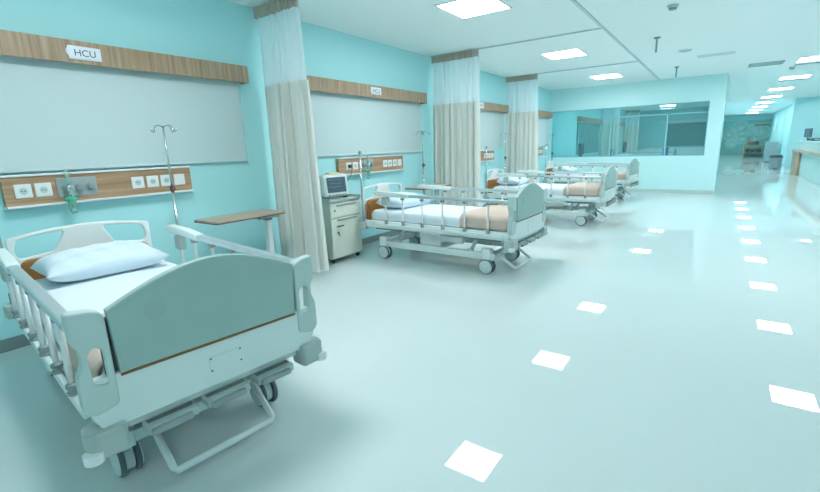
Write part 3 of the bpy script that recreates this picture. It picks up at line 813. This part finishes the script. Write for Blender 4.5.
# ------------------------------------------------------------------ corridor end and nurse counter
o = empty('wall_mural', (5.75, YF - .001, 0)); tag(o, 'teal green mural with pale dandelion circles on the corridor end wall', 'mural')
MB().box((-1.41, -.012, .12), (1.44, 0, 2.62)).build('mural_panel', 'mural', o)
fl = MB()
for (x, z, q) in ((-.98, 1.7, .42), (-.35, 2.1, .48), (-.15, 1.35, .38), (.5, 1.95, .40), (-.8, 1.0, .3), (.98, 1.75, .42), (.5, 1.25, .3)):
    for k in range(18):
        a = 2 * PI * k / 18
        fl.tube([(x + .06 * math.cos(a), -.016, z + .06 * math.sin(a)), (x + q * math.cos(a), -.016, z + q * math.sin(a))], .028, 4)
        fl.lathe([(.07, -.024), (.07, -.014)], (x + q * math.cos(a), 0, z + q * math.sin(a)), 'y', 8)
    fl.lathe([(.08, -.02), (.08, -.013)], (x, 0, z), 'y', 14)
fl.build('dandelion_flowers', 'mural_pale', o)
r = empty('wall_air_conditioner', (6.65, YF - .02, 2.30)); tag(r, 'dark wall air conditioner high on the green mural wall', 'air conditioner')
MB().box((-.48, -.22, -.10), (.48, 0, .16), .03).build('casing', 'vent', r); MB().box((-.42, -.225, -.08), (.42, -.215, -.03)).build('outlet_louvre', 'dark', r)
r = empty('wooden_desk', (6.45, 40.35, 0)); tag(r, 'wooden desk against the green mural wall at the corridor end', 'desk')
MB().box((-.75, -.3, .80), (.62, .3, .86), .01).build('desktop', 'desk_wood', r)
for x in (-.71, .58): MB().box((x - .04, -.28, 0), (x + .04, .28, .80), .005).build('side_panel', 'desk_wood', r)
MB().box((-.67, -.2, .28), (.54, .28, .32)).build('shelf', 'desk_wood', r)
r = empty('storage_box', (6.25, 40.3, .8605)); tag(r, 'dark box lying on top of the wooden desk by the mural', 'box', 'boxes on the wooden desk')
MB().box((-.32, -.15, 0), (.02, .15, .22), .02).build('case', 'brown_strip', r); MB().box((.02, -.15, 0), (.30, .15, .26), .02).build('lid', 'dark', r)
for k, (x, h) in enumerate(((5.95, .26), (6.25, .22), (6.6, .28))):
    tag(MB().box((x - .13, 40.2, .321), (x + .13, 40.5, .321 + h), .02).build('storage_bag', 'dark'), ('left', 'middle', 'right')[k] + 'most dark bag on the low shelf of the wooden desk', 'bag', 'dark bags under the wooden desk')
r = empty('metal_cabinet', (6.74, 32.7, 0)); tag(r, 'grey metal cabinet standing against the corridor wall end', 'cabinet')
MB().box((-.30, -.35, .03), (.28, .35, 1.12), .01).build('body', 'metal_grey', r); MB().box((-.28, -.365, .06), (.26, -.351, 1.09), .004).build('door', 'metal_grey', r); MB().box((.16, -.385, .5), (.19, -.365, .7)).build('handle', 'steel', r)
bs = MB().box((-.28, -.33, 0), (.26, .33, .03)).build('plinth', 'dark', r)
r = empty('pedal_bin', (6.42, 25.5, 0)); tag(r, 'pale pedal bin with black lid by the corridor pillar', 'bin')
MB().lathe([(.20, 0), (.22, .03), (.23, .50)], seg=20).build('bucket', 'metal_grey', r); MB().lathe([(.245, .50), (.245, .55), (.18, .62), (.03, .63)], seg=20).build('lid', 'dark', r)
MB().box((-.06, -.28, .03), (.06, -.2, .05)).build('pedal', 'dark', r)
r = empty('nurse_counter', (6.75, 19.0, 0)); tag(r, 'white nurse counter with wood end panel and wood ledge at right edge', 'counter')
MB().box((.03, -3.0, .0), (.75, 3.85, .828), .005).build('counter_front', 'counter', r)
MB().box((-.08, -3.0, .83), (.80, 3.95, .90), .006).build('ledge', 'table_wood', r)
MB().box((-.05, 2.2, 0), (.025, 3.93, .828), .004).build('end_panel', 'desk_wood', r)
MB().box((.02, -3.0, .902), (.75, 3.75, 1.20), .005).build('upper_front', 'ear', r)
MB().box((.0, -3.0, 1.202), (.80, 3.80, 1.235), .004).build('upper_top', 'wall_pale', r)
def desk_monitor(x, y, z, rz, lab):
    r = empty('desk_monitor', (x, y, z), rz); tag(r, lab, 'computer monitor', 'computer monitors on the nurse counter')
    MB().box((-.02, -.24, .12), (.02, .24, .44), .01).build('casing', 'dark', r); MB().box((-.1, -.12, 0), (.1, .12, .015), .004).build('foot', 'dark', r); MB().tube([(0, 0, .01), (0, 0, .16)], .02, 8).build('neck', 'dark', r)
    MB().box((-.023, -.22, .14), (-.0205, .22, .42)).build('screen', 'screen', r)
desk_monitor(7.0, 22.4, 1.2355, .3, 'dark monitor on the far end of the nurse counter')
r = empty('desk_phone', (7.0, 21.6, 1.2355)); tag(r, 'dark telephone lying on the nurse counter before the monitor', 'telephone')
MB().box((-.1, -.11, 0), (.1, .11, .05), .01).build('base', 'dark', r); MB().box((-.1, -.10, .052), (-.04, .10, .09), .015).build('handset', 'dark', r)
r = empty('document_tray', (6.98, 20.3, 1.2355)); tag(r, 'black document tray on the nurse counter at the right edge', 'document tray')
MB().box((-.15, -.4, 0), (.15, .4, .03), .004).build('lower_tray', 'dark', r); MB().box((-.15, -.35, .07), (.15, .35, .09), .004).build('upper_tray', 'dark', r)
for x in (-.13, .13):
    for y in (-.33, .33): MB().tube([(x, y, .028), (x, y, .072)], .008, 6).build('support_post', 'dark', r)
struct(MB().box((7.9, 21.6, 0), (8.3, 22.2, H)).build('trim_1', 'wall_pale'))

# ------------------------------------------------------------------ world and render look
W = bpy.data.worlds.new('world'); S.world = W; W.use_nodes = True
W.node_tree.nodes['Background'].inputs['Color'].default_value = (.6, .9, .92, 1)
W.node_tree.nodes['Background'].inputs['Strength'].default_value = .2
S.view_settings.view_transform = 'Standard'; S.view_settings.look = 'None'; S.view_settings.gamma = 1
S.view_settings.exposure = 0.45; S.view_settings.use_curve_mapping = False
S.cycles.max_bounces = 10; S.cycles.diffuse_bounces = 6; S.cycles.glossy_bounces = 5; S.cycles.transparent_max_bounces = 16
S.cycles.use_denoising = True
S.cycles.sample_clamp_indirect = 8
